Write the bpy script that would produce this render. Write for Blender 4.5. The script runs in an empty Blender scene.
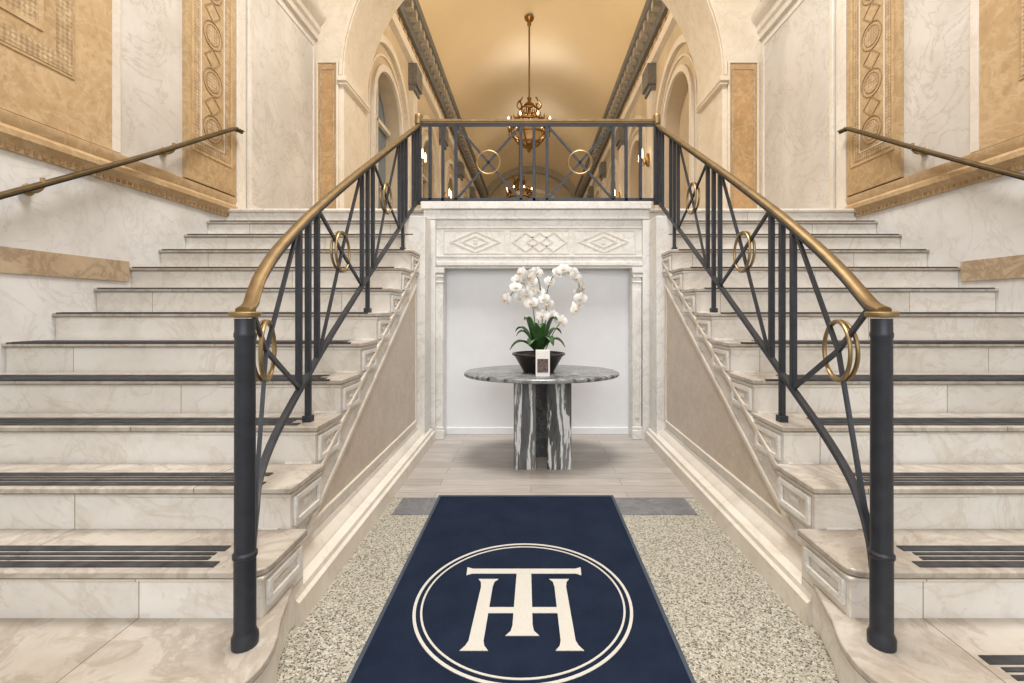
import bpy, math, random
from mathutils import Vector, Matrix
random.seed(7)
S=bpy.context.scene
COL=S.collection
try:
    S.view_settings.view_transform='Standard'
    S.view_settings.look='None'
except Exception: pass

# ------------------------------------------------------------ materials
def mat(name):
    m=bpy.data.materials.new(name); m.use_nodes=True
    nt=m.node_tree; b=nt.nodes['Principled BSDF']
    return m,nt,b
def pos(nt,scale=(1,1,1),rot=(0,0,0),loc=(0,0,0)):
    g=nt.nodes.new('ShaderNodeNewGeometry'); mp=nt.nodes.new('ShaderNodeMapping')
    mp.inputs['Scale'].default_value=scale; mp.inputs['Rotation'].default_value=rot; mp.inputs['Location'].default_value=loc
    nt.links.new(g.outputs['Position'],mp.inputs['Vector']); return mp.outputs[0]
def noise(nt,vec,scale,detail=6,rough=.55,dist=0):
    n=nt.nodes.new('ShaderNodeTexNoise'); n.inputs['Scale'].default_value=scale
    n.inputs['Detail'].default_value=detail; n.inputs['Roughness'].default_value=rough
    n.inputs['Distortion'].default_value=dist
    nt.links.new(vec,n.inputs['Vector']); return n.outputs['Fac']
def ramp(nt,fac,stops,interp='LINEAR'):
    r=nt.nodes.new('ShaderNodeValToRGB'); cr=r.color_ramp; cr.interpolation=interp
    while len(cr.elements)<len(stops): cr.elements.new(.5)
    for e,(p,c) in zip(cr.elements,stops):
        e.position=p; e.color=(c[0],c[1],c[2],1) if len(c)==3 else c
    nt.links.new(fac,r.inputs[0]); return r.outputs[0]
def mix(nt,f,a,b,mode='MIX'):
    n=nt.nodes.new('ShaderNodeMix'); n.data_type='RGBA'; n.blend_type=mode
    for s,v in ((n.inputs[0],f),(n.inputs[6],a),(n.inputs[7],b)):
        if isinstance(v,(int,float)): s.default_value=v
        elif isinstance(v,tuple): s.default_value=(v[0],v[1],v[2],1)
        else: nt.links.new(v,s)
    return n.outputs[2]
def bump(nt,b,h,strength=.2,dist=.01):
    n=nt.nodes.new('ShaderNodeBump'); n.inputs['Strength'].default_value=strength; n.inputs['Distance'].default_value=dist
    nt.links.new(h,n.inputs['Height']); nt.links.new(n.outputs[0],b.inputs['Normal'])
def marble(name,c1,c2,vein,scale=1.2,rough=.35,vw=.02,veinamt=.6,rot=(.3,.5,.4),joints=False,blotch=None,fine=.6,bamt=.7,bs=7):
    m,nt,b=mat(name)
    v=pos(nt,(1,1,1),rot)
    big=noise(nt,v,scale,5,.6,.6)
    base=ramp(nt,big,[(.35,c1),(.65,c2)])
    vn=noise(nt,v,scale*1.4,9,.6,1.6)
    w=ramp(nt,vn,[(.5-vw*2,(0,0,0)),(.5,(veinamt,)*3),(.5+vw,(0,0,0))])
    c=mix(nt,w,base,vein)
    vn2=noise(nt,v,scale*4,8,.7,.8)
    w2=ramp(nt,vn2,[(.54,(0,0,0)),(.75,(veinamt*fine,)*3)])
    c=mix(nt,w2,c,vein)
    if blotch:
        w3=ramp(nt,noise(nt,v,scale*bs,6,.7,.3),[(.5,(0,0,0)),(.7,(bamt,)*3)]); c=mix(nt,w3,c,blotch)
    if joints:
        g=nt.nodes.new('ShaderNodeNewGeometry'); sp=nt.nodes.new('ShaderNodeSeparateXYZ'); nt.links.new(g.outputs['Position'],sp.inputs[0])
        cb=nt.nodes.new('ShaderNodeCombineXYZ'); ad=nt.nodes.new('ShaderNodeMath'); ad.operation='ADD'; ad.inputs[1].default_value=.022
        nt.links.new(sp.outputs[2],ad.inputs[0]); nt.links.new(sp.outputs[0],cb.inputs[0]); nt.links.new(ad.outputs[0],cb.inputs[1])
        br=nt.nodes.new('ShaderNodeTexBrick'); br.inputs['Scale'].default_value=1; br.inputs['Brick Width'].default_value=1.32
        br.inputs['Row Height'].default_value=.17; br.inputs['Mortar Size'].default_value=.0022; br.offset=.37
        br.inputs['Color1'].default_value=(1,1,1,1); br.inputs['Color2'].default_value=(.86,.85,.83,1); br.inputs['Mortar'].default_value=(.45,.40,.34,1)
        nt.links.new(cb.outputs[0],br.inputs['Vector']); c=mix(nt,1.0,c,br.outputs['Color'],'MULTIPLY')
    nt.links.new(c,b.inputs['Base Color']); b.inputs['Roughness'].default_value=rough
    return m
def plain(name,c,rough=.5,metal=0,emis=None,es=0,var=.12,scale=8):
    m,nt,b=mat(name)
    n=noise(nt,pos(nt),scale,4)
    col=ramp(nt,n,[(.3,tuple(x*(1-var) for x in c)),(.7,tuple(min(1,x*(1+var)) for x in c))])
    nt.links.new(col,b.inputs['Base Color'])
    b.inputs['Roughness'].default_value=rough; b.inputs['Metallic'].default_value=metal
    if emis:
        b.inputs['Emission Color'].default_value=(*emis,1); b.inputs['Emission Strength'].default_value=es
    return m
M={}
M['step']=marble('step_marble',(.84,.815,.765),(.75,.715,.655),(.53,.43,.32),1.6,.38,.02,.32,joints=True,fine=1.3,blotch=(.58,.49,.38),bamt=.38,bs=3)
M['tread']=marble('tread_marble',(.57,.525,.46),(.455,.405,.345),(.27,.22,.17),2.6,.2,.05,.45,joints=True,fine=1.3,blotch=(.33,.26,.19),bamt=.5,bs=2)
M['wallm']=marble('wall_marble',(.72,.715,.70),(.62,.61,.59),(.42,.41,.39),1.9,.4,.02,.32,fine=1.2,blotch=(.56,.53,.48),bamt=.35,bs=2)
M['panelm']=marble('panel_marble',(.64,.61,.565),(.54,.50,.45),(.36,.31,.26),1.3,.5,.015,.45,(.9,.2,.3),blotch=(.48,.43,.37),bamt=.4,bs=3)
M['cream']=marble('cream_stone',(.75,.70,.62),(.66,.60,.52),(.50,.42,.32),1.5,.6,.02,.3,blotch=(.54,.46,.36),bamt=.3,bs=3)
M['arch']=marble('arch_stone',(.74,.66,.54),(.66,.57,.44),(.50,.40,.28),1.5,.55,.02,.3,blotch=(.52,.42,.30),bamt=.3,bs=3)
M['portal']=marble('portal_marble',(.82,.80,.765),(.71,.69,.65),(.46,.43,.39),2.6,.45,.02,.4,fine=1.0)
M['tan']=marble('tan_panel',(.62,.54,.45),(.55,.475,.385),(.43,.35,.27),8,.4,.05,.4)
M['ochre']=marble('ochre_stone',(.53,.37,.20),(.43,.285,.145),(.62,.48,.30),2.4,.5,.03,.45,blotch=(.34,.22,.115))
M['goldstone']=marble('gold_brown_stone',(.48,.33,.17),(.38,.25,.12),(.60,.45,.27),2.6,.5,.03,.45,blotch=(.28,.18,.09))
M['orange']=marble('orange_marble',(.48,.29,.13),(.37,.22,.09),(.58,.40,.20),2.4,.5,.03,.5,blotch=(.30,.18,.08))
M['brown']=marble('brown_marble',(.40,.29,.18),(.49,.38,.26),(.23,.16,.10),3,.35,.04,.6)
M['inlay']=plain('gold_inlay',(.28,.18,.09),.5,var=.3,scale=40)
M['plaster']=plain('hall_plaster',(.55,.45,.32),.7,var=.12,scale=2)
M['vault']=plain('vault_plaster',(.83,.67,.44),.24,var=.03,scale=.6)
M['white']=plain('white_paint',(.80,.81,.83),.55,var=.02)
M['brass']=plain('brass',(.27,.19,.095),.42,1,var=.2,scale=14)
M['bronze']=plain('bronze_rail',(.18,.13,.07),.45,.9,var=.2,scale=14)
M['gold']=plain('gold_brass',(.34,.25,.13),.45,1,var=.2,scale=14)
M['bright']=plain('polished_brass',(.30,.18,.065),.34,1,var=.15,scale=14)
M['iron']=plain('dark_iron',(.036,.040,.050),.45,.4,var=.2,scale=20)
M['strip']=plain('black_grip_and_shade',(.035,.036,.04),.7,var=.5,scale=18)
M['blue']=plain('blue_grey_glass',(.15,.20,.26),.3,var=.2)
M['greyst']=plain('grey_stone',(.15,.145,.14),.6,var=.25,scale=12)
M['greymid']=plain('grey_bracket_stone',(.40,.36,.30),.6,var=.2,scale=12)
M['greytile']=marble('grey_tile',(.12,.12,.125),(.17,.17,.18),(.3,.3,.3),4,.45,.02,.4)
M['darkleg']=marble('dark_slab_marble',(.04,.042,.044),(.08,.082,.085),(.3,.3,.3),4,.3,.02,.4)
M['soil']=plain('bark',(.05,.035,.025),.9,var=.3,scale=60)
M['pot']=plain('bronze_pot',(.022,.018,.018),.3,.2,var=.2)
M['leaf']=plain('leaf_green',(.035,.10,.025),.35,var=.35,scale=20)
M['stem']=plain('stem_green',(.12,.20,.05),.5)
M['petal']=plain('petal_white',(.80,.79,.77),.5,var=.07,scale=40)
M['lip']=plain('lip_yellow',(.66,.50,.30),.5)
M['bulb']=plain('bulb',(1,.85,.6),.4,emis=(1,.72,.38),es=9)
M['glass']=plain('amber_glass',(.50,.31,.13),.3,emis=(1,.60,.22),es=.10)
M['card']=plain('card_white',(.85,.83,.80),.5,var=.02)
M['cardpic']=plain('card_print',(.12,.08,.07),.5,var=.9,scale=120)
# terrazzo
m,nt,b=mat('terrazzo'); v=pos(nt)
SC=165
vo=nt.nodes.new('ShaderNodeTexVoronoi'); vo.inputs['Scale'].default_value=SC; nt.links.new(v,vo.inputs['Vector'])
sep=nt.nodes.new('ShaderNodeSeparateColor'); nt.links.new(vo.outputs['Color'],sep.inputs[0])
chip=ramp(nt,sep.outputs[0],[(0,(.03,.03,.026)),(.15,(.12,.11,.085)),(.29,(.27,.25,.20)),(.45,(.41,.385,.31)),(.66,(.59,.565,.49)),(.82,(.45,.42,.34))],'CONSTANT')
ve=nt.nodes.new('ShaderNodeTexVoronoi'); ve.feature='DISTANCE_TO_EDGE'; ve.inputs['Scale'].default_value=SC; nt.links.new(v,ve.inputs['Vector'])
ed=ramp(nt,ve.outputs['Distance'],[(.03,(1,1,1)),(.09,(0,0,0))])
c=mix(nt,ed,chip,(.38,.355,.29)); nt.links.new(c,b.inputs['Base Color']); b.inputs['Roughness'].default_value=.35
M['terrazzo']=m
# planks
m,nt,b=mat('grey_planks'); v=pos(nt)
br=nt.nodes.new('ShaderNodeTexBrick'); br.inputs['Scale'].default_value=1; br.inputs['Brick Width'].default_value=1.25
br.inputs['Row Height'].default_value=.12; br.inputs['Mortar Size'].default_value=.002
br.inputs['Color1'].default_value=(.49,.445,.405,1); br.inputs['Color2'].default_value=(.38,.345,.31,1); br.inputs['Mortar'].default_value=(.2,.18,.17,1)
nt.links.new(v,br.inputs['Vector'])
g=noise(nt,pos(nt,(1.5,28,1)),3,6,.6,.4)
gr=ramp(nt,g,[(.3,(.70,.70,.70)),(.7,(1.15,1.14,1.13))])
c=mix(nt,1.0,br.outputs['Color'],gr,'MULTIPLY'); nt.links.new(c,b.inputs['Base Color']); b.inputs['Roughness'].default_value=.4
M['wood']=m
# carpet
m,nt,b=mat('navy_pile'); n=noise(nt,pos(nt),260,3); n2=noise(nt,pos(nt),6,4)
c1=ramp(nt,n2,[(.3,(.007,.013,.030)),(.7,(.012,.020,.042))]); nt.links.new(c1,b.inputs['Base Color'])
b.inputs['Roughness'].default_value=.95; bump(nt,b,n,.6,.004); b.inputs['Specular IOR Level'].default_value=.15
M['carpet']=m
m,nt,b=mat('cream_pile'); n=noise(nt,pos(nt),260,3)
c1=ramp(nt,n,[(.3,(.50,.48,.43)),(.7,(.65,.63,.57))]); nt.links.new(c1,b.inputs['Base Color']); b.inputs['Roughness'].default_value=.95; bump(nt,b,n,.5,.004)
M['pile']=m
M['bind']=plain('navy_binding',(.045,.06,.085),.8)
# table marble
def bold(name,rot,sc,stops,dist,ws=3.2,nm=.55,nsc=14,nr=((.38,(.10,.105,.105)),(.6,(.60,.61,.60)))):
    m,nt,b=mat(name); v=pos(nt,sc,rot)
    w=nt.nodes.new('ShaderNodeTexWave'); w.inputs['Scale'].default_value=ws; w.inputs['Distortion'].default_value=dist
    w.inputs['Detail'].default_value=6; w.inputs['Detail Scale'].default_value=2.2; w.inputs['Detail Roughness'].default_value=.65; nt.links.new(v,w.inputs['Vector'])
    c=ramp(nt,w.outputs['Fac'],stops)
    n=noise(nt,pos(nt,sc),nsc,8,.7,.6); c=mix(nt,nm,c,ramp(nt,n,list(nr)))
    nt.links.new(c,b.inputs['Base Color']); b.inputs['Roughness'].default_value=.2; return m
M['tblbase']=bold('striped_marble',(0,0,.5),(1,1,.12),[(.05,(.015,.015,.017)),(.40,(.06,.064,.068)),(.50,(.74,.74,.73)),(.82,(.84,.84,.83)),(.95,(.13,.135,.14))],10,1.9,.2,9)
M['tbltop']=bold('veined_marble',(0,0,1.1),(.9,2.2,1),[(.1,(.02,.022,.022)),(.35,(.09,.098,.098)),(.6,(.42,.43,.42)),(.8,(.06,.068,.068)),(.95,(.32,.33,.32))],13,2.6,.4,12,((.38,(.05,.055,.055)),(.6,(.40,.41,.40))))
# mosaic
m,nt,b=mat('ochre_mosaic'); v=pos(nt,(1,1,1),(math.radians(45),0,0))
ch=nt.nodes.new('ShaderNodeTexChecker'); ch.inputs['Scale'].default_value=48
ch.inputs['Color1'].default_value=(.56,.42,.25,1); ch.inputs['Color2'].default_value=(.30,.20,.10,1); nt.links.new(v,ch.inputs['Vector'])
vo=nt.nodes.new('ShaderNodeTexVoronoi'); vo.inputs['Scale'].default_value=16; nt.links.new(pos(nt),vo.inputs['Vector'])
c=mix(nt,.5,ch.outputs['Color'],ramp(nt,vo.outputs['Distance'],[(.15,(.64,.50,.32)),(.3,(.33,.22,.12)),(.45,(.55,.41,.24)),(.6,(.30,.19,.10))]))
nt.links.new(c,b.inputs['Base Color']); b.inputs['Roughness'].default_value=.5
M['mosaic']=m

# ------------------------------------------------------------ builder
class B:
    def __init__(s): s.v=[]; s.f=[]
    def add(s,vs,fs):
        o=len(s.v); s.v+= [tuple(p) for p in vs]; s.f+=[tuple(i+o for i in f) for f in fs]; return s
    def box(s,x0,x1,y0,y1,z0,z1):
        return s.add([(x0,y0,z0),(x1,y0,z0),(x1,y1,z0),(x0,y1,z0),(x0,y0,z1),(x1,y0,z1),(x1,y1,z1),(x0,y1,z1)],
            [(0,3,2,1),(4,5,6,7),(0,1,5,4),(1,2,6,5),(2,3,7,6),(3,0,4,7)])
    def prism(s,poly,axis,a,b):
        n=len(poly)
        def P(p,t):
            return {'x':(t,p[0],p[1]),'y':(p[0],t,p[1]),'z':(p[0],p[1],t)}[axis]
        vs=[P(p,a) for p in poly]+[P(p,b) for p in poly]
        fs=[tuple(range(n)),tuple(range(2*n-1,n-1,-1))]+[(i,(i+1)%n,n+(i+1)%n,n+i) for i in range(n)]
        return s.add(vs,fs)
    def sweep(s,path,prof,up=(0,0,1),closed=False,scales=None):
        P=[Vector(p) for p in path]; n=len(P); k=len(prof); vs=[]
        for i,p in enumerate(P):
            if closed: t=P[(i+1)%n]-P[i-1]
            else: t=P[min(i+1,n-1)]-P[max(i-1,0)]
            t.normalize(); u=Vector(up)
            if abs(t.dot(u))>.98: u=Vector((1,0,0)) if abs(t.x)<.9 else Vector((0,1,0))
            sd=t.cross(u).normalized(); uu=sd.cross(t).normalized(); sc=scales[i] if scales else 1
            for a,b in prof: vs.append(p+sd*a*sc+uu*b*sc)
        fs=[]
        for i in range(n if closed else n-1):
            j=(i+1)%n
            for q in range(k):
                r=(q+1)%k; fs.append((i*k+q,i*k+r,j*k+r,j*k+q))
        if not closed:
            fs.append(tuple(range(k-1,-1,-1))); fs.append(tuple((n-1)*k+q for q in range(k)))
        return s.add(vs,fs)
    def tube(s,path,r,n=8,**kw):
        return s.sweep(path,[(r*math.cos(2*math.pi*i/n),r*math.sin(2*math.pi*i/n)) for i in range(n)],**kw)
    def bar(s,p0,p1,w,h=None,up=(0,0,1)):
        h=h or w; return s.sweep([p0,p1],[(-w/2,-h/2),(w/2,-h/2),(w/2,h/2),(-w/2,h/2)],up=up)
    def torus(s,c,R,r,axis='x',n=36,mm=8,flat=1,tilt=0):
        c=Vector(c); vs=[];fs=[]; rt=Matrix.Rotation(tilt,3,'Z')
        for i in range(n):
            a=2*math.pi*i/n
            for j in range(mm):
                t=2*math.pi*j/mm; rr=R+r*math.cos(t); h=r*flat*math.sin(t); A=rr*math.cos(a); Bq=rr*math.sin(a)
                d={'x':(h,A,Bq),'y':(A,h,Bq),'z':(A,Bq,h)}[axis]; vs.append(c+rt@Vector(d))
        for i in range(n):
            for j in range(mm):
                fs.append((i*mm+j,((i+1)%n)*mm+j,((i+1)%n)*mm+(j+1)%mm,i*mm+(j+1)%mm))
        return s.add(vs,fs)
    def lathe(s,c,prof,n=24,cap=True,sy=1):
        vs=[];fs=[];k=len(prof)
        for i in range(n):
            a=2*math.pi*i/n
            for r,z in prof: vs.append((c[0]+r*math.cos(a),c[1]+r*math.sin(a)*sy,c[2]+z))
        for i in range(n):
            j=(i+1)%n
            for q in range(k-1): fs.append((i*k+q,j*k+q,j*k+q+1,i*k+q+1))
        if cap:
            fs.append(tuple(i*k for i in range(n-1,-1,-1))); fs.append(tuple(i*k+k-1 for i in range(n)))
        return s.add(vs,fs)
    def frame(s,outer,inner,axis,a,b,closed=True):
        n=len(outer)
        def P(p,t): return {'x':(t,p[0],p[1]),'y':(p[0],t,p[1]),'z':(p[0],p[1],t)}[axis]
        vs=[P(p,a) for p in outer]+[P(p,a) for p in inner]+[P(p,b) for p in outer]+[P(p,b) for p in inner]; fs=[]
        for i in range(n if closed else n-1):
            j=(i+1)%n
            fs+=[(i,j,n+j,n+i),(2*n+i,2*n+j,3*n+j,3*n+i),(i,j,2*n+j,2*n+i),(n+i,n+j,3*n+j,3*n+i)]
        if not closed: fs+=[(0,n,3*n,2*n),(n-1,2*n-1,4*n-1,3*n-1)]
        return s.add(vs,fs)
    def make(s,name,mt,parent=None,bevel=0,smooth=True,angle=40,seg=2,label=None):
        import bmesh
        V=[Vector(p) for p in s.v]
        lo=Vector((min(p.x for p in V),min(p.y for p in V),min(p.z for p in V))); hi=Vector((max(p.x for p in V),max(p.y for p in V),max(p.z for p in V)))
        c=(lo+hi)/2; c.z=lo.z
        me=bpy.data.meshes.new(name); me.from_pydata([p-c for p in V],[],s.f); 
        bm=bmesh.new(); bm.from_mesh(me); bmesh.ops.recalc_face_normals(bm,faces=bm.faces); bm.to_mesh(me); bm.free()
        me.materials.append(mt if not isinstance(mt,str) else M[mt])
        if smooth:
            me.polygons.foreach_set('use_smooth',[True]*len(me.polygons))
            try: me.set_sharp_from_angle(angle=math.radians(angle))
            except Exception: pass
        o=bpy.data.objects.new(name,me); COL.objects.link(o)
        if parent: 
            o.parent=parent; o.location=c-Vector(parent['_w'])
        else: o.location=c
        o['_w']=tuple(c)
        if bevel:
            md=o.modifiers.new('b','BEVEL'); md.width=bevel; md.segments=seg; md.limit_method='ANGLE'; md.angle_limit=math.radians(40)
        if label: o['label']=label
        return o
def thing(name,label,cat,loc,group=None):
    e=bpy.data.objects.new(name,None); COL.objects.link(e); e.location=loc; e.empty_display_size=.1
    e['_w']=tuple(loc); e['label']=label; e['category']=cat
    if group: e['group']=group
    return e
def struct(o,label=None):
    o['kind']='structure'
    if label: o['label']=label
    return o
TR=[0]
def trim(b,mt,label,bevel=0):
    TR[0]+=1; o=b.make('trim_%d'%TR[0],mt,bevel=bevel); return struct(o,label)
def catmull(pts,n=6):
    out=[]; P=[Vector(p) for p in pts]
    for i in range(len(P)-1):
        p0=P[max(i-1,0)];p1=P[i];p2=P[i+1];p3=P[min(i+2,len(P)-1)]
        for k in range(n):
            t=k/n; out.append(.5*((2*p1)+(p2-p0)*t+(2*p0-5*p1+4*p2-p3)*t*t+(3*p1-p0-3*p2+p3)*t**3))
    out.append(P[-1]); return out

# ------------------------------------------------------------ dims
RISE=.17; RUN=.274; D2=1.506
XL=-3.03; XR=3.24; LZ=13*RISE; AX=.085
def dk(k): return D2+RUN*(k-2)

# ------------------------------------------------------------ shell
struct(B().box(XL-.2,XR+.2,-2.5,4.45,-.1,0).make('floor','terrazzo'),'speckled terrazzo floor between the stairs')
trim(B().box(-.95,1.12,2.92,4.42,0,.004),'wood','grey-brown wood plank floor under the table')
trim(B().box(-.82,.98,2.68,2.92,0,.003),'greytile','dark grey marble border tile strip')
for sx,nm in ((1,'left'),(-1,'right')):
    x=XL if sx==1 else XR
    b=B().box(min(x,x-sx*.2),max(x,x-sx*.2),-2.5,6.4,0,8.6)
    struct(b.make('wall_'+nm,'wallm'),'veined white marble side wall of the stair hall')
struct(B().box(XL-.2,XR+.2,-2.5,7.3,8.6,8.8).make('ceiling','cream'),'cream stone ceiling over the stairs')
struct(B().prism([(-.95,4.275),(1.12,4.275),(1.12,4.545),(XR,4.545),(XR,7.3),(XL,7.3),(XL,4.545),(-.95,4.545)],'z',2.06,LZ).make('floor.001','cream'),'marble landing floor at the top of the stairs')
struct(B().box(-3.3,3.3,7.3,27,2.05,LZ).make('floor.002','cream'),'marble floor of the vaulted hall')
# wall with arch
ys0,ys1=6.4,7.3; RX0,RX1=-2.63,2.69; R=(RX1-RX0)/2; CX=(RX0+RX1)/2; SZ=4.5
arc=[(CX+R*math.cos(t),SZ+R*math.sin(t)) for t in [math.pi*i/48 for i in range(49)]]
poly=[(XL-.2,LZ),(XL-.2,9.8),(XR+.2,9.8),(XR+.2,LZ),(RX1,LZ)]+arc+[(RX0,LZ)]
struct(B().prism(poly,'y',ys0,ys1).make('wall_arch','arch'),'cream marble wall with a wide round arch')
def arcband(r0,r1,ya,yb,cx=CX,sz=SZ,n=48):
    o=[(cx+r1*math.cos(math.pi*i/n),sz+r1*math.sin(math.pi*i/n)) for i in range(n+1)]
    i_=[(cx+r0*math.cos(math.pi*i/n),sz+r0*math.sin(math.pi*i/n)) for i in range(n+1)]
    return B().frame(o,i_,'y',ya,yb,closed=False)
trim(arcband(R+.015,R+.06,ys0-.035,ys0),'arch','moulded arch band')

def side(sx):
    x=XL if sx==1 else XR
    def bx(b,t0,t1,y0,y1,z0,z1):
        a,c=x+sx*t0,x+sx*t1; b.box(min(a,c),max(a,c),y0,y1,z0,z1)
    def X(t): return x+sx*t
    b=B(); bx(b,0,.012,-2.5,3.42,1.42,1.57); trim(b,'brown','brown marble band low on the wall')
    b=B(); b.prism([(X(0),2.13),(X(.02),2.13),(X(.025),2.18),(X(.055),2.21),(X(.055),2.245),(X(.03),2.27),(X(.045),2.31),(X(.045),2.34),(X(0),2.36)],'y',-2.5,4.62)
    trim(b,'ochre','carved ochre string course moulding')
    b=B()
    y=1.2
    while y<4.58:
        bx(b,.02,.028,y,y+.025,2.14,2.165); y+=.05
    trim(b,'inlay','small bead row under the string course')
    b=B(); bx(b,0,.02,-2.5,3.27,2.355,8); trim(b,'ochre','ochre marble wall field')
    p=thing('mosaic_wall_panel','large ochre mosaic inlay panel with patterned border on marble wall','wall panel',(X(.02),2.1,2.72))
    b=B(); bx(b,.02,.026,.9,3.0,2.72,5); b.make('panel_field','goldstone',p)
    b=B(); b.frame([(.92,2.74),(2.98,2.74),(2.98,4.98),(.92,4.98)],[(1.04,2.84),(2.88,2.84),(2.88,4.88),(1.04,4.88)],'x',X(.026),X(.029)); b.make('mosaic_border','mosaic',p)
    b=B(); b.frame([(1.12,2.92),(2.80,2.92),(2.80,4.80),(1.12,4.80)],[(1.15,2.95),(2.77,2.95),(2.77,4.77),(1.15,4.77)],'x',X(.026),X(.033)); b.make('inner_frame','ochre',p)
    b=B(); bx(b,.026,.030,1.15,2.77,2.95,4.77); b.make('mosaic_field','mosaic',p)
    b=B()
    yy=1.33
    while yy<2.72:
        for zz in (3.13,3.39,3.65,3.91): b.torus((X(.029),yy,zz),.10,.005,'x',28,6); b.torus((X(.029),yy,zz),.05,.004,'x',20,6)
        yy+=.26
    b.make('circle_inlay','inlay',p)
    b=B(); bx(b,0,.022,3.27,3.34,2.355,8); trim(b,'cream','narrow cream marble edge strip',.004)
    b=B(); bx(b,0,.010,3.34,3.94,2.355,8); trim(b,'panelm','cream veined marble pilaster slab')
    p=thing('ornamental_pilaster','gold-brown stone pilaster with inlaid circles and diamonds','pilaster',(X(.03),4.27,2.38))
    b=B(); bx(b,0,.045,3.94,4.61,2.355,8); b.make('shaft','goldstone',p,bevel=.006)
    b=B(); b.frame([(4.0,2.62),(4.54,2.62),(4.54,5.24),(4.0,5.24)],[(4.025,2.645),(4.515,2.645),(4.515,5.215),(4.025,5.215)],'x',X(.045),X(.053)); b.make('panel_frame','ochre',p)
    b=B(); b.frame([(4.04,2.66),(4.50,2.66),(4.50,5.2),(4.04,5.2)],[(4.10,2.72),(4.44,2.72),(4.44,5.14),(4.10,5.14)],'x',X(.043),X(.048)); b.make('mosaic_border','mosaic',p)
    b=B(); b.frame([(4.11,2.73),(4.43,2.73),(4.43,5.13),(4.11,5.13)],[(4.12,2.74),(4.42,2.74),(4.42,5.12),(4.12,5.12)],'x',X(.045),X(.050)); b.make('panel_frame','cream',p)
    for i,z in enumerate((2.90,3.34,3.78,4.22,4.66)):
        b=B().torus((X(.045),4.27,z),.125,.007,'x'); b.torus((X(.045),4.27,z),.09,.005,'x'); b.make('circle_inlay','inlay',p)
        b=B(); b.prism([(4.27+.085*math.cos(a*math.pi/12),z+.085*math.sin(a*math.pi/12)) for a in range(24)],'x',X(.04),X(.047)); b.make('mosaic_disc','mosaic',p)
        zz=z+.22
        b=B().frame([(4.27,zz-.10),(4.38,zz),(4.27,zz+.10),(4.16,zz)],[(4.27,zz-.085),(4.365,zz),(4.27,zz+.085),(4.175,zz)],'x',X(.045),X(.050)); b.make('diamond_inlay','inlay',p)
    b=B(); bx(b,0,.05,4.62,4.76,LZ,8); trim(b,'cream','cream marble pier strip',.008)
    p=thing('marble_wall_panel','tall veined marble wall panel in a moulded cream frame','wall panel',(X(0),5.6,2.3))
    b=B(); bx(b,.0,.02,4.86,6.3,2.3,4.9); b.make('panel_slab','panelm',p)
    b=B(); b.frame([(4.84,2.28),(6.34,2.28),(6.34,4.92),(4.84,4.92)],[(4.9,2.34),(6.28,2.34),(6.28,4.86),(4.9,4.86)],'x',X(.0),X(.032)); b.make('panel_frame','cream',p,bevel=.008)
    b=B().prism([(X(0),5.0),(X(.04),5.0),(X(.04),5.08),(X(.07),5.11),(X(.07),5.2),(X(.12),5.24),(X(.15),5.30),(X(.15),5.35),(X(0),5.37)],'y',4.6,6.4)
    trim(b,'cream','moulded cream entablature')
    b=B(); bx(b,.0,.012,4.8,6.4,5.42,7.2); trim(b,'mosaic','ochre mosaic spandrel')
    a,c=(XL+.015,RX0-.07) if sx==1 else (RX1+.07,XR-.04)
    p=thing('pier_panel','narrow orange-brown marble panel in cream frame on arch pier','wall panel',((a+c)/2,ys0,2.4))
    B().box(a+.02,c-.02,ys0-.012,ys0,2.4,4.66).make('panel_slab','orange',p)
    B().frame([(a+.06,2.46),(c-.06,2.46),(c-.06,4.60),(a+.06,4.60)],[(a+.08,2.48),(c-.08,2.48),(c-.08,4.58),(a+.08,4.58)],'y',ys0-.020,ys0-.012).make('inner_frame','brown',p)
    B().frame([(a,2.37),(c,2.37),(c,4.70),(a,4.70)],[(a+.03,2.40),(c-.03,2.40),(c-.03,4.67),(a+.03,4.67)],'y',ys0-.03,ys0-.012).make('panel_frame','arch',p,bevel=.004)
    b=B()
    x0,x1=(RX0-.06,RX0+.05) if sx==1 else (RX1-.05,RX1+.06)
    b.box(x0,x1,ys0-.05,ys1,4.36,4.40); b.box(x0-.01,x1+.01,ys0-.08,ys1,4.40,4.45); b.box(x0,x1,ys0-.06,ys1,4.45,4.48)
    trim(b,'arch','impost moulding of the arch',.006)
side(1); side(-1)

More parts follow.
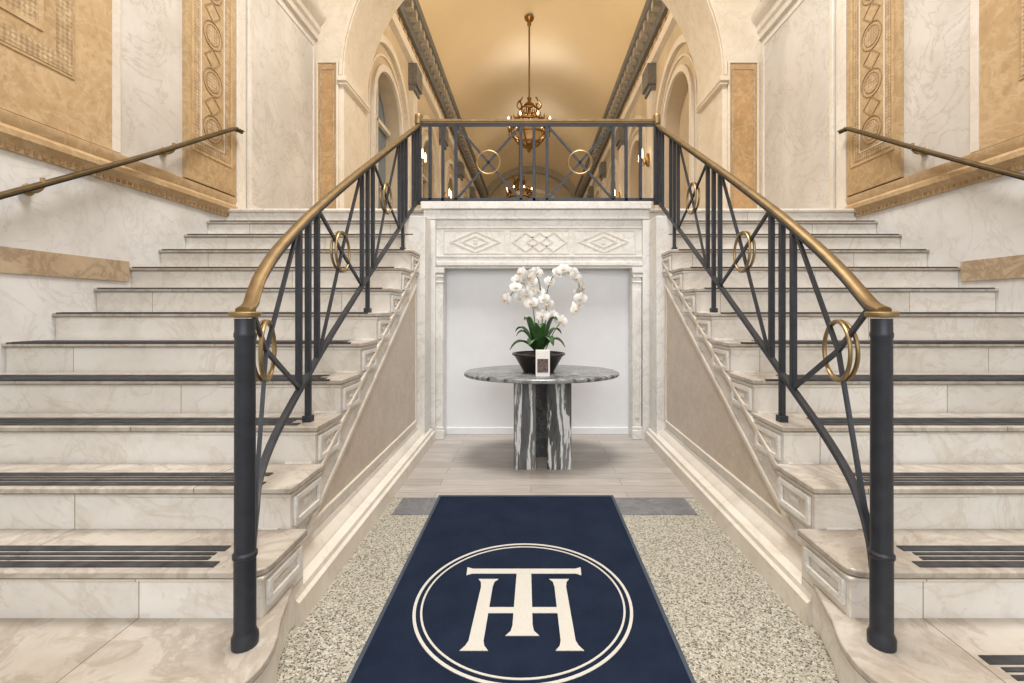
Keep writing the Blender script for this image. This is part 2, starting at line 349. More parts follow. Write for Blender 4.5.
# ------------------------------------------------------------ vaulted hall
HL,HR=-2.83,2.89; HZ=7.95; HE=27
bays=[9.0+3.5*i for i in range(5)]
def U(c,r): return [(c+r,LZ),(c+r,5.0)]+[(c+r*math.cos(math.pi*i/24),5.0+r*math.sin(math.pi*i/24)) for i in range(1,24)]+[(c-r,5.0),(c-r,LZ)]
def hallwall(sx):
    x=HL if sx==1 else HR
    poly=[(7.3,9.7),(7.3,LZ)]
    for c in bays: poly+=U(c,.8)[::-1]
    poly+=[(HE,LZ),(HE,9.7)]
    b=B().prism(poly,'x',x,x-sx*.3)
    struct(b.make('wall_hall_'+('left' if sx==1 else 'right'),'plaster'),'tan plaster hall wall with arched recesses')
    b=B().box(min(x-sx*.3,x-sx*.4),max(x-sx*.3,x-sx*.4),7.3,HE,LZ,8)
    if sx==1: trim(b,'blue','blue-grey glazing behind arched recesses')
    else: trim(b,'plaster','plaster backing of the blind arches')
    for c in bays:
        b=B()
        for r0,r1,t in ((.82,.94,.05),(1.30,1.44,.08),(1.08,1.12,.03)):
            b.frame(U(c,r1),U(c,r0),'x',x,x+sx*t,closed=False)
        if sx==1:
            b.box(x-.28,x-.2,c-.03,c+.03,LZ,5.78); b.box(x-.28,x-.2,c-.8,c+.8,4.95,5.03)
        trim(b,'cream','cream moulded arch surround')
    for c in bays:
        y=c+1.75
        b=B().box(min(x,x+sx*.1),max(x,x+sx*.1),y-.2,y+.2,LZ,6.9); trim(b,'cream','cream hall pilaster')
        b=B().box(min(x,x+sx*.15),max(x,x+sx*.15),y-.24,y+.24,6.3,6.42); b.box(min(x,x+sx*.2),max(x,x+sx*.2),y-.27,y+.27,6.42,6.9); trim(b,'greyst','grey carved pilaster capital')
    b=B().prism([(x,6.9),(x+sx*.12,6.92),(x+sx*.14,7.1),(x,7.12)],'y',7.3,HE); trim(b,'cream','cream architrave moulding')
    b=B().prism([(x,7.5),(x+sx*.1,7.5),(x+sx*.12,7.62),(x+sx*.2,7.8),(x+sx*.34,7.84),(x+sx*.36,8.0),(x,8.02)],'y',7.3,HE); trim(b,'greyst','dark grey hall cornice')
    b=B(); y=7.5
    while y<HE:
        b.box(min(x+sx*.1,x+sx*.3),max(x+sx*.1,x+sx*.3),y,y+.16,7.64,7.82); y+=.36
    trim(b,'greymid','row of cornice brackets')
    b=B(); y=7.5
    while y<HE:
        b.box(min(x,x+sx*.05),max(x,x+sx*.05),y,y+.18,7.18,7.42); y+=.36
    trim(b,'ochre','ochre frieze ornament')
hallwall(1); hallwall(-1)
w0,w1=HL,HR; cx=(w0+w1)/2; hw=(w1-w0)/2; rise=1.65; Rv=(hw*hw+rise*rise)/(2*rise); a0=math.asin(hw/Rv)
def va(r): return [(cx+r*math.sin(-a0+2*a0*i/32),HZ+rise-Rv+r*math.cos(-a0+2*a0*i/32)) for i in range(33)]
struct(B().frame(va(Rv),va(Rv+.15),'y',7.3,HE,closed=False).make('ceiling.001','vault',angle=60),'warm cream barrel vault ceiling')
struct(B().box(HL-.3,HR+.3,HE,HE+.2,LZ,10).make('wall_far','plaster'),'tan plaster end wall of the hall')
trim(B().frame(va(Rv),[(cx+(p[0]-cx)*.90,p[1]-.30) for p in va(Rv)],'y',HE-.5,HE,closed=False),'greymid','arched rib at the end of the vault')
rc=2.2
ro=[(cx+rc*math.cos(math.pi*i/24),6.2+rc*math.sin(math.pi*i/24)) for i in range(25)]
ri=[(cx+(rc-.22)*math.cos(math.pi*i/24),6.2+(rc-.22)*math.sin(math.pi*i/24)) for i in range(25)]
trim(B().frame([(cx+rc,LZ)]+ro+[(cx-rc,LZ)],[(cx+rc-.22,LZ)]+ri+[(cx-rc+.22,LZ)],'y',HE-.12,HE,closed=False),'cream','cream round arch moulding on the end wall')

# ------------------------------------------------------------ staircases
def mirX(sx,X): return X if sx==1 else 2*AX-X
def stair(sx):
    xw=XL if sx==1 else XR
    st=thing('staircase','wide white marble staircase with black anti-slip strips','stairs',((xw+mirX(sx,-.95))/2,2.8,0),'pair of marble staircases')
    def bx(b,X0,X1,y0,y1,z0,z1):
        a,c=sorted((X0,X1)); return b.box(a,c,y0,y1,z0,z1)
    m=lambda X: mirX(sx,X)
    ends={2:-.905,3:-.955}
    plan=[(-.97,1.20),(-.88,1.21),(-.81,1.25),(-.785,1.33),(-.80,1.43),(-.84,1.53),(-.87,1.63),(-.92,1.78),(-.94,1.86)]
    plan=[(p.x,p.y) for p in catmull([(a,b_,0) for a,b_ in plan],4)]
    TH=.027
    b=B(); P=[(m(a),y) for a,y in plan]
    off=[(m(a-.018),y+.02) for a,y in plan]
    b.prism([(xw,1.22)]+off+[(xw,1.88)],'z',0,RISE-TH)
    b.make('stair_step','step',st,bevel=.004)
    b=B().prism([(xw,1.20)]+P+[(xw,1.86)],'z',RISE-TH,RISE); t=b.make('tread','tread',st,bevel=.006,seg=3)
    def strips(par,k,y0):
        b=B(); z=k*RISE
        xe=m(-1.12) if sx==1 else 1.36
        for i,(o_,w_) in enumerate(((.026,.034),(.072,.018),(.102,.016),(.130,.034))):
            ya=y0+o_
            bx(b,xw+.03*sx,xe+(.05*sx if i==0 else (.02*sx if i==3 else 0)),ya,ya+w_,z,z+.003)
        if k>=5:
            bx(b,xw+.03*sx,m(-1.03),y0-.002,y0+.014,z-.007,z+.002)  # thin dark line standing in for the shadow line at the upper nosings
        b.make('anti_slip_and_shade_strip','strip',par)
    if sx==-1: strips(t,1,1.20)
    for k in range(2,13):
        y0=dk(k); xe=ends.get(k,-.985); z0=(k-1)*RISE; z1=k*RISE
        b=B(); bx(b,xw,m(xe),y0+.024,y0+RUN+.012,max(0,z0-.03),z1-TH)
        if k==2: b=B(); bx(b,xw,m(xe),y0+.026,y0+RUN+.03,0.0,z1-TH)
        sp=b.make('stair_step','step',st,bevel=.003)
        if k==2:
            pl=[(m(a),y) for a,y in [(xe-.06,y0),(xe-.015,y0+.006),(xe+.010,y0+.025),(xe+.018,y0+.055),(xe+.018,y0+RUN+.028)]]
            b=B().prism([(xw,y0)]+pl+[(xw,y0+RUN+.028)],'z',z1-TH,z1)
        else:
            b=B(); bx(b,xw,m(xe+.018),y0,y0+RUN+.012,z1-TH,z1)
        t=b.make('tread','tread',sp,bevel=.005,seg=2)
        b=B(); bx(b,m(-1.6),m(xe+.011),y0+.012,y0+RUN+.008,z1-TH-.014,z1-TH); b.make('nosing_moulding','step',sp,bevel=.004)
        b=B()
        ya,yb=y0+.045,y0+RUN-.005; za,zb=z0+(.0 if k>2 else .03),z1-.052
        b.frame([(ya,za),(yb,za),(yb,zb),(ya,zb)],[(ya+.024,za+.024),(yb-.024,za+.024),(yb-.024,zb-.024),(ya+.024,zb-.024)],'x',m(xe),m(xe+.014)); 
        bx(b,m(xe),m(xe+.008),ya+.085,yb-.085,za+.05,zb-.045)
        b.make('end_moulding','portal',sp,bevel=.003)
        # small framed recess on the riser near its inner end
        strips(t,k,y0)
    y0=dk(13); b=B(); bx(b,xw,m(-1.005),y0+.005,y0+.024,12*RISE+.001,LZ-.036); b.make('stair_step','step',st)
    b=B(); bx(b,xw,m(-.985),y0-.025,y0+.024,LZ-.035,LZ); b.make('tread','step',st,bevel=.01)
    SX=-1.0
    def zt(d,o): return .6204*(d-D2)+o
    B().prism([(1.72,0),(4.19,0),(4.19,zt(4.19,.16)),(1.72,zt(1.72,.16))],'x',m(-1.12),m(SX)).make('stringer_wall','portal',st)
    for off_,w,t in ((.115,.03,.030),(.07,.02,.018),(.03,.014,.012)):
        d0=1.74
        b=B().prism([(d0,zt(d0,off_)-w),(4.18,zt(4.18,off_)-w),(4.18,zt(4.18,off_)),(d0,zt(d0,off_))],'x',m(SX),m(SX+t)); b.make('string_moulding','cream',st,bevel=.004)
    # bead carving along the slope
    b=B(); d=1.80
    while d<4.15:
        z=zt(d,.047); b.prism([(d,z-.010),(d+.022,z+.0137-.010),(d+.022,z+.0137),(d,z)],'x',m(SX),m(SX+.008)); d+=.045
    b.make('bead_carving','cream',st)
    zb_=.235
    OO=-.075
    h0=lambda d: zt(d,OO)
    d_a=D2+(zb_-OO)/.6204
    tri=[(d_a,zb_),(3.93,zb_),(3.93,h0(3.93))]
    d_b=D2+(zb_+.022-OO+.030)/.6204
    inn=[(d_b,zb_+.022),(3.908,zb_+.022),(3.908,h0(3.908)-.030)]
    B().frame(tri,inn,'x',m(SX),m(SX+.016)).make('panel_frame','cream',st,bevel=.004)
    B().prism(inn,'x',m(SX),m(SX+.004)).make('inset_panel','tan',st,label='beige triangular inset panel')
    B().prism([(m(SX),0),(m(-.88),0),(m(-.885),.085),(m(-.90),.095),(m(-.905),.115),(m(-.945),.125),(m(-.95),.14),(m(-.985),.165),(m(-.99),.185),(m(SX),.19)],'y',1.74,4.19).make('plinth','cream',st)
    bx(b:=B(),m(-1.1),m(-.925),3.97,4.19,0,2.03); b.make('end_pier','portal',st,bevel=.005)
stair(1); stair(-1)

# ------------------------------------------------------------ portal
pt=thing('marble_portal','white marble portal with carved frieze framing the white niche','portal',(.08,4.3,0))
B().box(-1.0,1.17,4.26,4.41,1.60,2.05).make('lintel','portal',pt)
b=B().box(-1.02,1.115,4.195,4.27,2.14,2.21); b.box(-1.0,1.10,4.225,4.27,2.05,2.14); b.make('cornice','portal',pt,bevel=.008)
b=B().box(-.88,1.05,4.235,4.26,1.62,1.655); b.box(-.88,1.05,4.25,4.26,1.70,1.715); b.box(-.88,1.05,4.25,4.26,1.97,1.985); b.make('frieze_moulding','portal',pt,bevel=.004)
def lozenge(b,cxp,w,h,t=.014,d=.0055):
    z=1.845
    b.frame([(cxp-w,z),(cxp,z-h),(cxp+w,z),(cxp,z+h)],[(cxp-w+t*1.6,z),(cxp,z-h+t),(cxp+w-t*1.6,z),(cxp,z+h-t)],'y',4.26-d,4.26)
b=B()
for cxp in (-.52,.68):
    for w,h in ((.24,.105),(.13,.06)): lozenge(b,cxp,w,h)
    b.box(cxp-.02,cxp+.02,4.255,4.26,1.825,1.865)
for cxp in (-.05,.08,.21): lozenge(b,cxp,.13,.095)
for a,c in ((-.82,-.24),(.40,.98),(-.2,.36)):
    b.frame([(a,1.73),(c,1.73),(c,1.96),(a,1.96)],[(a+.012,1.742),(c-.012,1.742),(c-.012,1.948),(a+.012,1.948)],'y',4.255,4.26)
b.make('carved_relief','cream',pt)
for a,c in ((-.885,-.82),(.945,1.03)):
    b=B().box(a,c,4.24,4.41,.004,1.60); b.box(a+.018,c-.018,4.233,4.24,.2,1.40); b.make('pilaster','portal',pt,bevel=.004)
    b=B().box(a-.005,c+.014,4.218,4.26,1.55,1.60); b.box(a,c+.008,4.226,4.26,1.51,1.54); b.box(a,c+.004,4.232,4.26,1.46,1.475); b.make('capital','portal',pt,bevel=.005)
    b=B().box(a-.005,c+.012,4.222,4.26,.004,.09); b.box(a-.003,c+.006,4.23,4.26,.09,.12); b.make('pilaster_base','portal',pt,bevel=.005)
struct(B().box(-1.15,1.32,4.415,4.49,0,2.05).make('wall_niche','white'),'plain white painted niche wall')
struct(B().box(-1.15,-.885,4.21,4.40,0,2.04).make('trim_90','portal'),'marble return beside the portal')
struct(B().box(1.035,1.32,4.21,4.40,0,2.04).make('trim_91','portal'),'marble return beside the portal')
struct(B().box(-.82,.945,4.40,4.415,.004,.07).make('baseboard_niche','white',bevel=.004),'white baseboard')

# ------------------------------------------------------------ carpet
cp=thing('carpet_runner','navy blue carpet runner with cream monogram in a circle','carpet',(-.032,1.8,0.004))
CXc=-.032
B().box(-.582,.518,.4,2.92,.004,.014).make('pile','carpet',cp)
B().frame([(-.592,.39),(.528,.39),(.528,2.93),(-.592,2.93)],[(-.577,.41),(.513,.41),(.513,2.91),(-.577,2.91)],'z',.004,.0155).make('edge_binding','bind',cp)
def ring(b,cx,cy,r0,r1,n=96):
    o=[(cx+r1*math.cos(2*math.pi*i/n),cy+r1*math.sin(2*math.pi*i/n)) for i in range(n)]
    i_=[(cx+r0*math.cos(2*math.pi*i/n),cy+r0*math.sin(2*math.pi*i/n)) for i in range(n)]
    b.frame(o,i_,'z',.013,.0158)
b=B(); ring(b,CXc,1.880,.431,.443); ring(b,CXc,1.880,.406,.414); b.make('circle_emblem','pile',cp)
def P(pl,b,z=.0160): b.prism([(CXc+x,y) for x,y in pl],'z',.013,z)
b=B()
P([(-.262,2.108),(-.235,2.096),(.235,2.096),(.262,2.108),(.258,2.045),(.235,2.058),(-.235,2.058),(-.258,2.045)],b)
b.make('letter_t_bar','pile',cp)
b=B(); P([(-.033,2.059),(.033,2.059),(.038,1.72),(.043,1.69),(.062,1.665),(-.062,1.665),(-.043,1.69),(-.038,1.72)],b); b.make('letter_t_stem','pile',cp)
for s_ in (-1,1):
    b=B(); P([(s_*x,y) for x,y in [(.112,2.016),(.200,2.016),(.188,1.995),(.183,1.96),(.193,1.64),(.202,1.615),(.218,1.592),(.118,1.592),(.134,1.615),(.139,1.64),(.133,1.96),(.128,1.995)]],b); b.make('letter_h_leg','pile',cp)
for a,c in ((-.137,-.036),(.036,.137)):
    b=B(); P([(a,1.825),(c,1.825),(c,1.79),(a,1.79)],b,.0159); b.make('letter_h_bar','pile',cp)

# ------------------------------------------------------------ railings
def interp(tab,d):
    for a,c in zip(tab,tab[1:]):
        if d<=c.y: 
            t=(d-a.y)/(c.y-a.y); return a.lerp(c,max(0,t))
    return tab[-1]
def rings(b,c,ax,rr=.0075,o=.006,tl=.06,base=0):
    for s in (-1,1):
        dv=Vector((o*s,0,0)) if ax=='x' else Vector((0,o*s,0))
        b.torus(Vector(c)+dv,.110,rr,ax,44,8,1.0,tilt=base+tl*s)
def railing(sx):
    f=(lambda X:X) if sx==1 else (lambda X:1.086+(-.886-X)*.6)
    hp=catmull([(f(X),d,z) for X,d,z in [(-.886,1.40,1.205),(-.90,1.46,1.225),(-.94,1.55,1.275),(-.985,1.68,1.357),(-1.03,1.9,1.495),(-1.06,2.3,1.745),(-1.07,3.0,2.17),(-1.07,4.30,2.95)]],8)
    lp=catmull([(f(X),d,z) for X,d,z in [(-.886,1.432,.36),(-.895,1.460,.46),(-.92,1.52,.545),(-.965,1.62,.615),(-1.01,1.8,.715),(-1.045,2.1,.88),(-1.065,2.45,1.09),(-1.07,3.2,1.56),(-1.07,4.30,2.24)]],8)
    T=lambda d: interp(hp,d); L=lambda d: interp(lp,d)
    r=thing('stair_railing','dark iron stair railing with brass handrail and brass rings','railing',(f(-.886),1.41,.17),'pair of iron stair railings')
    nx,ny=f(-.886),1.41
    b=B().lathe((nx,ny,0),[(.037,.17),(.038,.18),(.038,.20),(.033,.21),(.031,.22),(.031,.44),(.035,.445),(.035,.455),(.030,.462),(.029,1.12),(.031,1.125),(.031,1.135),(.029,1.14),(.029,1.18)],16)
    b.make('newel_post','iron',r,angle=30)
    b=B().lathe((nx,ny,0),[(.032,1.184),(.042,1.186),(.044,1.191),(.044,1.199),(.040,1.202)],24); b.make('post_cap','gold',r)
    prof=[(-.022,-.005),(-.020,-.008),(.020,-.008),(.022,-.005),(.022,.004),(.016,.010),(0,.013),(-.016,.010),(-.022,.004)]
    B().sweep(hp,prof).make('handrail','brass',r)
    B().sweep([p+Vector((0,0,-.019)) for p in hp[6:]],[(-.012,-.011),(.012,-.011),(.012,.011),(-.012,.011)]).make('top_bar','iron',r)
    B().sweep(lp,[(-.012,-.011),(.012,-.011),(.012,.011),(-.012,.011)]).make('bottom_bar','iron',r)
    groups=[(2.05,2.15,2.25),(2.88,2.98,3.08),(3.70,3.80,3.90),(4.13,4.23)]
    for gi,g in enumerate(groups):
        for i,d in enumerate(g):
            t,l=T(d),L(d); zb=l.z
            b=B()
            if i==1 and gi<3:
                k=int((d-D2)/RUN)+2; zb=k*RISE
                b.box(t.x-.02,t.x+.02,d-.02,d+.02,zb,zb+.03)
            b.box(t.x-.012,t.x+.012,d-.012,d+.012,zb,t.z-.022); b.make('baluster','iron',r,bevel=.002)
    for (d0,d1,dr) in ((1.46,2.05,1.70),(2.25,2.88,2.565),(3.08,3.70,3.38)):
        c=(T(dr)+L(dr))/2
        if d0<1.5: c.z+=.04
        for q0,q1 in ((T(d0),L(d1)),(L(d0+.02),T(d1))):
            q0=q0.copy(); q1=q1.copy()
            pth=[q0.lerp(c,u/4) for u in range(5)]+[c.lerp(q1,u/4) for u in range(1,5)]
            B().sweep(pth,[(-.006,-.009),(.006,-.009),(.006,.009),(-.006,.009)]).make('cross_bar','iron',r)
        tg=T(dr+.1)-T(dr-.1)
        b=B(); rings(b,c,'x',base=math.atan2(-tg.x,tg.y)); b.make('ring_ornament','gold',r)
railing(1); railing(-1)
lr=thing('landing_railing','dark iron balustrade with brass rings above the marble portal','railing',(.06,4.33,LZ))
xa,xb=-1.07,1.196; yr=4.33
B().sweep([(xa+.03,yr,3.005),(xb-.03,yr,3.005)],[(-.025,-.010),(.025,-.010),(.025,.010),(-.025,.010)]).make('handrail','brass',lr)
B().box(xa+.03,xb-.03,yr-.014,yr+.014,2.955,2.98).make('top_bar','iron',lr)
B().box(xa+.03,xb-.03,yr-.014,yr+.014,2.245,2.27).make('bottom_bar','iron',lr)
for X in (-.96,-.838,-.714,-.095,.029,.152,.78,.904,1.04):
    B().box(X-.014,X+.014,yr-.014,yr+.014,LZ if X in(-.838,.029,.904) else 2.25,2.96).make('baluster','iron',lr,bevel=.002)
for X0,X1 in ((-.70,-.11),(.166,.766)):
    c=((X0+X1)/2,yr,2.61)
    for za,zb in ((2.27,2.95),(2.95,2.27)):
        B().bar((X0,yr,za),(X1,yr,zb),.014,.02).make('cross_bar','iron',lr)
    b=B(); rings(b,c,'y',.009); b.make('ring_ornament','gold',lr)
for X in (xa,xb):
    B().box(X-.026,X+.026,yr-.026,yr+.026,LZ,2.97).make('corner_post','iron',lr,bevel=.004)
    B().lathe((X,yr,0),[(.032,2.97),(.037,2.98),(.037,3.05),(.032,3.065),(.02,3.07)],20).make('post_cap','gold',lr)
for sx in (1,-1):
    x=XL+.11 if sx==1 else XR-.12; xw=XL if sx==1 else XR
    w=thing('wall_handrail','sloping bronze handrail on brackets fixed to the marble wall','handrail',(x,3.2,2.2),'pair of wall handrails')
    pth=catmull([(x,1.3,1.17),(x,2.485,1.83),(x,3.5,2.41),(x,4.4,2.95),(x,4.52,3.0),(x,4.6,3.01)],6)
    B().sweep(pth,[(-.024,-.008),(.024,-.008),(.024,.005),(.014,.012),(-.014,.012),(-.024,.005)]).make('rail','bronze',w)
    B().sweep([p+Vector((0,0,-.016)) for p in pth],[(-.010,-.008),(.010,-.008),(.010,.008),(-.010,.008)]).make('under_bar','iron',w)
    for d in (1.7,2.72,3.72,):
        z=1.17+(d-1.3)*.5745+.03
        ww=xw+sx*.02
        b=B().tube(catmull([(ww,d,z-.09),(x-sx*.04,d,z-.10),(x,d,z-.07),(x,d,z-.02)],5),.012,8)
        b.torus((ww+sx*.005,d,z-.09),.024,.014,'x',16,6); b.make('bracket','gold',w)

# ------------------------------------------------------------ table
TX,TY,TZ=.084,3.63,.72
tb=thing('pedestal_table','oval veined grey marble table on streaked marble slab legs','table',(TX,TY,.004))
B().lathe((TX,TY,0),[(.02,TZ-.034),(.595,TZ-.034),(.608,TZ-.031),(.615,TZ-.025),(.615,TZ-.010),(.608,TZ-.003),(.60,TZ)],64,sy=.72).make('tabletop','tbltop',tb,angle=30)
def slab(cx,cy,w,dp,ang,rr=.015):
    c,s=math.cos(ang),math.sin(ang); pts=[]
    for sxx,syy,a0 in ((1,1,0),(-1,1,90),(-1,-1,180),(1,-1,270)):
        for q in range(6):
            a=math.radians(a0+q*18); pts.append((sxx*(w/2-rr)+rr*math.cos(a),syy*(dp/2-rr)+rr*math.sin(a)))
    return [(cx+px*c-py*s,cy+px*s+py*c) for px,py in pts]
for cx_,cy_,w,dp,an,mt_ in ((-.130,-.15,.170,.10,0,'tblbase'),(.130,-.15,.185,.10,0,'tblbase'),(.0,.13,.24,.08,0,'darkleg')):
    B().prism(slab(TX+cx_,TY+cy_,w,dp,an),'z',.004,TZ-.034).make('leg',mt_,tb,angle=30)
PX,PY=.06,3.60
orc=thing('potted_orchid','white orchid with arching stems in a dark bowl','plant',(PX,PY,TZ))
B().lathe((PX,PY,TZ),[(.02,0),(.12,0),(.125,.01),(.13,.02),(.19,.125),(.21,.135),(.21,.148),(.195,.148),(.185,.13),(.03,.12)],32).make('bowl','pot',orc)
B().lathe((PX,PY,TZ),[(.01,.125),(.182,.125),(.182,.13),(.12,.145),(.01,.155)],24).make('soil','soil',orc)
def leaf(ang,L,w,h,droop):
    n=10; vs=[];fs=[]
    for i in range(n+1):
        t=i/n; r=.02+L*t; z=TZ+.15+h*math.sin(t*math.pi*.62)-droop*t*t; ww=w*math.sin(math.pi*min(1,(t*.92+.08)))**.6
        for k in (-1,0,1):
            x=r*math.cos(ang)-k*ww*math.sin(ang); y=r*math.sin(ang)+k*ww*math.cos(ang)
            vs.append((PX+x,PY+y,z+abs(k)*ww*.35))
        if i:
            a=(i-1)*3; fs+=[(a,a+1,a+4,a+3),(a+1,a+2,a+5,a+4)]
    o=B().add(vs,fs).make('leaf','leaf',orc); md=o.modifiers.new('s','SOLIDIFY'); md.thickness=.004
for a,L_,w,h,dr in ((200,.22,.038,.14,.10),(-20,.20,.038,.16,.10),(250,.20,.042,.14,.06),(300,.20,.04,.18,.10),(160,.18,.038,.22,.04),(20,.18,.038,.22,.06),(100,.2,.04,.14,.05),(225,.14,.034,.28,.0),(330,.15,.034,.28,.0),(275,.13,.04,.26,.05),(190,.16,.036,.20,.05)):
    leaf(math.radians(a),L_,w,h,dr)
stems=[[(.04,3.6,.86),(.03,3.6,1.1),(.0,3.6,1.30),(-.06,3.59,1.42),(-.12,3.58,1.38),(-.19,3.57,1.27)],
       [(.07,3.6,.86),(.09,3.6,1.15),(.08,3.6,1.35),(.04,3.6,1.49),(-.03,3.59,1.50),(-.08,3.58,1.48)],
       [(.09,3.62,.86),(.12,3.62,1.15),(.13,3.62,1.36),(.19,3.6,1.49),(.29,3.6,1.52),(.38,3.59,1.40),(.37,3.58,1.20)],
       [(.1,3.58,.86),(.17,3.56,1.02),(.24,3.56,1.12)]]
for s_ in stems: B().tube(catmull(s_,6),.0045,6).make('stem','stem',orc)
B().tube([(.05,3.61,.86),(.07,3.61,1.4)],.003,6).make('support_stake','stem',orc)
def flower_mesh():
    vs=[];fs=[]
    def petal(a,L,w,tilt):
        base=len(vs); n=6
        for i in range(n+1):
            t=i/n; r=L*t; ww=w*math.sin(math.pi*min(1,t*.9+.1))**.55*(1 if t<.98 else .35)
            for k in (-1,-.5,0,.5,1):
                px=r*math.cos(a)-k*ww*math.sin(a); pz=r*math.sin(a)+k*ww*math.cos(a)
                py=-tilt*math.sin(t*2.2)*L-.15*ww*(1-k*k)+.004*tilt
                vs.append((px,py,pz))
            if i:
                q=base+(i-1)*5
                for k in range(4): fs.append((q+k,q+k+1,q+k+6,q+k+5))
    for a in (90,210,330): petal(math.radians(a),.050,.018,.05)
    for a in (12,168): petal(math.radians(a),.054,.031,.18)
    me=bpy.data.meshes.new('flower'); me.from_pydata(vs,[],fs); me.materials.append(M['petal'])
    me.polygons.foreach_set('use_smooth',[True]*len(me.polygons))
    b=B().lathe((0,0,0),[(.002,-.02),(.010,-.015),(.012,-.004),(.006,.006),(.002,.008)],10)
    ml=bpy.data.meshes.new('lip'); ml.from_pydata([(x,z*.6-.014,y*1.0-.006) for x,y,z in b.v],[],b.f); ml.materials.append(M['lip']); 
    return me,ml
fm,fl=flower_mesh()
F0=bpy.data.objects.new('flower',fm); L0=bpy.data.objects.new('lip',fl)
first=True
pts=[(-.071,1.495),(.018,1.42),(-.119,1.38),(-.03,1.33),(.065,1.35),(-.185,1.29),(.045,1.235),(.125,1.25),(.175,1.16),(.045,1.50),(.145,1.43),(.206,1.49),(.285,1.51),(.348,1.46),(.388,1.385),(.385,1.294),(.335,1.205),(.235,1.12),(-.06,1.43),(-.09,1.30),(-.0,1.26),(.09,1.16),(.37,1.34),(-.02,1.47),(-.11,1.44),(.10,1.29),(.245,1.52),(.32,1.50),(.0,1.36),(.37,1.25)]
for i,(X,Z) in enumerate(pts):
    o=F0 if first else F0.copy(); l=L0 if first else L0.copy(); first=False
    COL.objects.link(o); COL.objects.link(l); o.parent=orc; l.parent=o
    o.location=Vector((X,3.57+random.uniform(-.05,.04),Z))-Vector(orc['_w'])
    o.rotation_euler=(random.uniform(-.3,.35),random.uniform(-.4,.4),random.uniform(-.8,.8)+(X-.08)*1.5)
    s_=random.uniform(.95,1.25); o.scale=(s_,)*3
    o['_w']=(0,0,0); o['group']='orchid blossoms'
cd=thing('small_card_box','small white card with dark printed picture standing on the table','card',(.085,3.34,TZ))
B().box(.034,.138,3.325,3.350,TZ,TZ+.195).make('card','card',cd,bevel=.003)
B().box(.046,.126,3.322,3.325,TZ+.03,TZ+.13).make('printed_picture','cardpic',cd)

# ------------------------------------------------------------ chandeliers, sconces
def chandelier(X,Y,ztop,z0):
    c=thing('chandelier','ornate brass lantern chandelier hanging from the vaulted ceiling','chandelier',(X,Y,z0),'hall chandeliers')
    B().tube([(X,Y,z0+1.55),(X,Y,ztop)],.025,8).make('hanging_rod','brass',c)
    B().lathe((X,Y,ztop),[(.03,-.25),(.06,-.2),(.05,-.12),(.12,-.06),(.14,0)],20).make('ceiling_canopy','bright',c)
    B().lathe((X,Y,z0),[(.02,1.6),(.07,1.55),(.04,1.48),(.1,1.42),(.12,1.36),(.05,1.25),(.04,1.0),(.04,.3),(.1,.22),(.12,.16),(.05,.1),(.06,.05),(.02,0)],20).make('central_stem','bright',c)
    b=B().torus((X,Y,z0+1.22),.25,.035,'z',28,8)
    for i in range(8):
        a=i*math.pi/4; ca,sa=math.cos(a),math.sin(a)
        b.tube(catmull([(X+.25*ca,Y+.25*sa,z0+1.22),(X+.35*ca,Y+.35*sa,z0+1.34),(X+.27*ca,Y+.27*sa,z0+1.50)],4),.022,5)
        b.tube(catmull([(X+.05*ca,Y+.05*sa,z0+1.40),(X+.16*ca,Y+.16*sa,z0+1.34),(X+.25*ca,Y+.25*sa,z0+1.22)],4),.018,5)
    b.make('crown','bright',c)
    b=B()
    for i in range(10):
        a=i*math.pi/5; ca,sa=math.cos(a),math.sin(a)
        b.tube(catmull([(X+.25*ca,Y+.25*sa,z0+1.2),(X+.29*ca,Y+.29*sa,z0+.98),(X+.50*ca,Y+.50*sa,z0+.84),(X+.48*ca,Y+.48*sa,z0+.5),(X+.30*ca,Y+.30*sa,z0+.26),(X+.08*ca,Y+.08*sa,z0+.14)],5),.024,6)
    b.torus((X,Y,z0+.82),.51,.042,'z',40,8); b.torus((X,Y,z0+.50),.48,.034,'z',40,8); b.torus((X,Y,z0+.26),.30,.028,'z',32,8)
    for i in range(20):
        a=i*math.pi/10; ca,sa=math.cos(a),math.sin(a); b.lathe((X+.52*ca,Y+.52*sa,z0+.82),[(.03,0),(.035,.05),(.005,.18)],6)
    b.make('lantern_cage','bright',c)
    B().lathe((X,Y,z0),[(.34,.76),(.34,.52),(.22,.30),(.06,.24)],28,False).make('glass_bowl','glass',c)
    for i in range(8):
        a=i*math.pi/4+.39; x,y=X+.63*math.cos(a),Y+.63*math.sin(a)
        b=B().tube(catmull([(X+.48*math.cos(a),Y+.48*math.sin(a),z0+.6),(x,y,z0+.56),(x,y,z0+.7)],4),.016,6)
        b.lathe((x,y,z0+.7),[(.05,0),(.03,.02),(.024,.12)],10); b.make('arm','bright',c)
        B().lathe((x,y,z0+.82),[(.006,0),(.024,.03),(.026,.06),(.004,.12)],10).make('bulb','bulb',c)
chandelier(-.05,13.0,9.55,5.70)
chandelier(-.55,21.5,9.5,6.0)
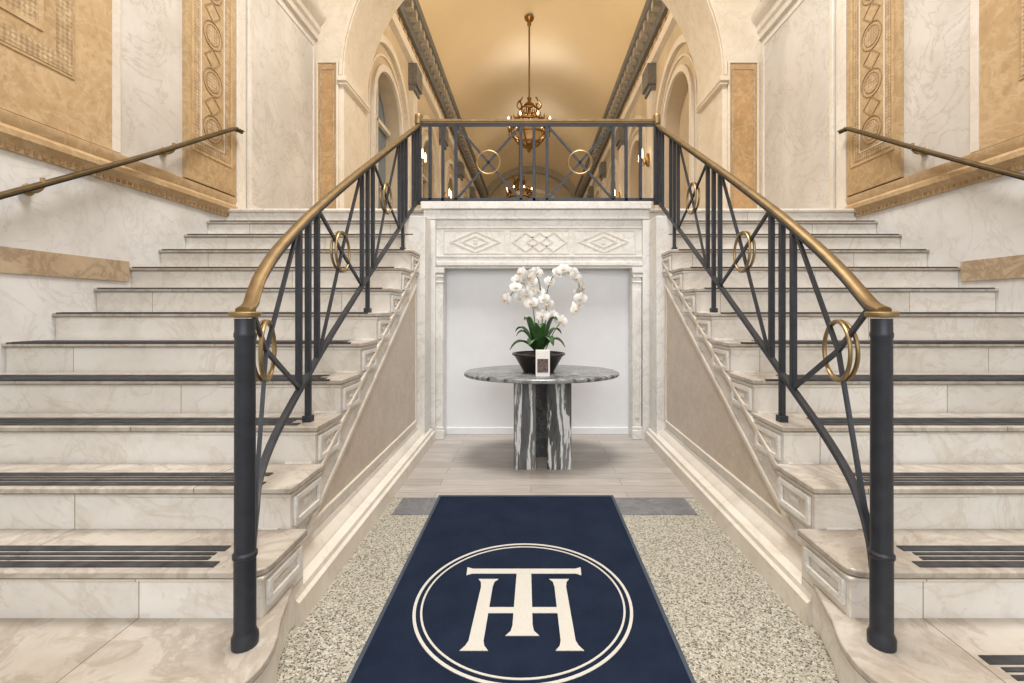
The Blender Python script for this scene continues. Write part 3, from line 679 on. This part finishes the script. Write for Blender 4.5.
for c_ in bays[:4]:
    for sx in (1,-1):
        x=(HL+.1) if sx==1 else (HR-.1); y=c_+1.75; z=4.7
        s_=thing('wall_sconce','brass wall sconce with two glowing candle bulbs','wall lamp',(x,y,z),'hall wall sconces')
        B().lathe((x+sx*.03,y,z),[(.03,-.1),(.07,-.02),(.07,.1),(.03,.2)],12).make('backplate','bright',s_)
        for q in (-.14,.14):
            B().tube(catmull([(x+sx*.04,y,z),(x+sx*.15,y+q*.6,z-.06),(x+sx*.2,y+q,z+.05)],5),.014,6).make('arm','bright',s_)
            B().lathe((x+sx*.2,y+q,z+.05),[(.022,0),(.022,.08),(.02,.09),(.025,.13),(.004,.22)],10).make('bulb','bulb',s_)

# ------------------------------------------------------------ lights
def area(name,loc,rot,sx,sy,e,c):
    l=bpy.data.lights.new(name,'AREA'); l.shape='RECTANGLE'; l.size=sx; l.size_y=sy; l.energy=e; l.color=c
    o=bpy.data.objects.new(name,l); COL.objects.link(o); o.location=loc; o.rotation_euler=rot
area('overhead_fill_light',(.1,2.0,8.4),(0,0,0),2.4,2.2,590,(1,.985,.96))  # added area light under the ceiling that brightens the stairs
area('rear_fill_light',(.1,-2.4,3.2),(math.radians(78),0,0),4,3,170,(.96,.975,1))  # added fill light behind the camera; no window stands there
def point(loc,e,c,r=.4):
    l=bpy.data.lights.new('hall_fill_light','POINT'); l.energy=e; l.color=c; l.shadow_soft_size=r
    o=bpy.data.objects.new('hall_fill_light',l); COL.objects.link(o); o.location=loc
for y,e in ((9.2,190),(13.5,120),(19.5,60),(25,30)): point((0,y,6.9),e,(1,.85,.64))  # chandelier light plus added fill under the vault, strongest at the front
w=bpy.data.worlds.new('w'); S.world=w; w.use_nodes=True
w.node_tree.nodes['Background'].inputs[0].default_value=(.96,.975,1,1); w.node_tree.nodes['Background'].inputs[1].default_value=.58

# ------------------------------------------------------------ camera
cam=bpy.data.cameras.new('camera'); co=bpy.data.objects.new('camera',cam); COL.objects.link(co)
co.location=(0,0,1.207); co.rotation_euler=(math.radians(90),0,0); cam.lens=16; cam.sensor_width=36
cam.shift_x=-19/1024; cam.shift_y=-31.5/1024; cam.clip_start=.05
S.camera=co
for o in bpy.data.objects:
    if '_w' in o: del o['_w']
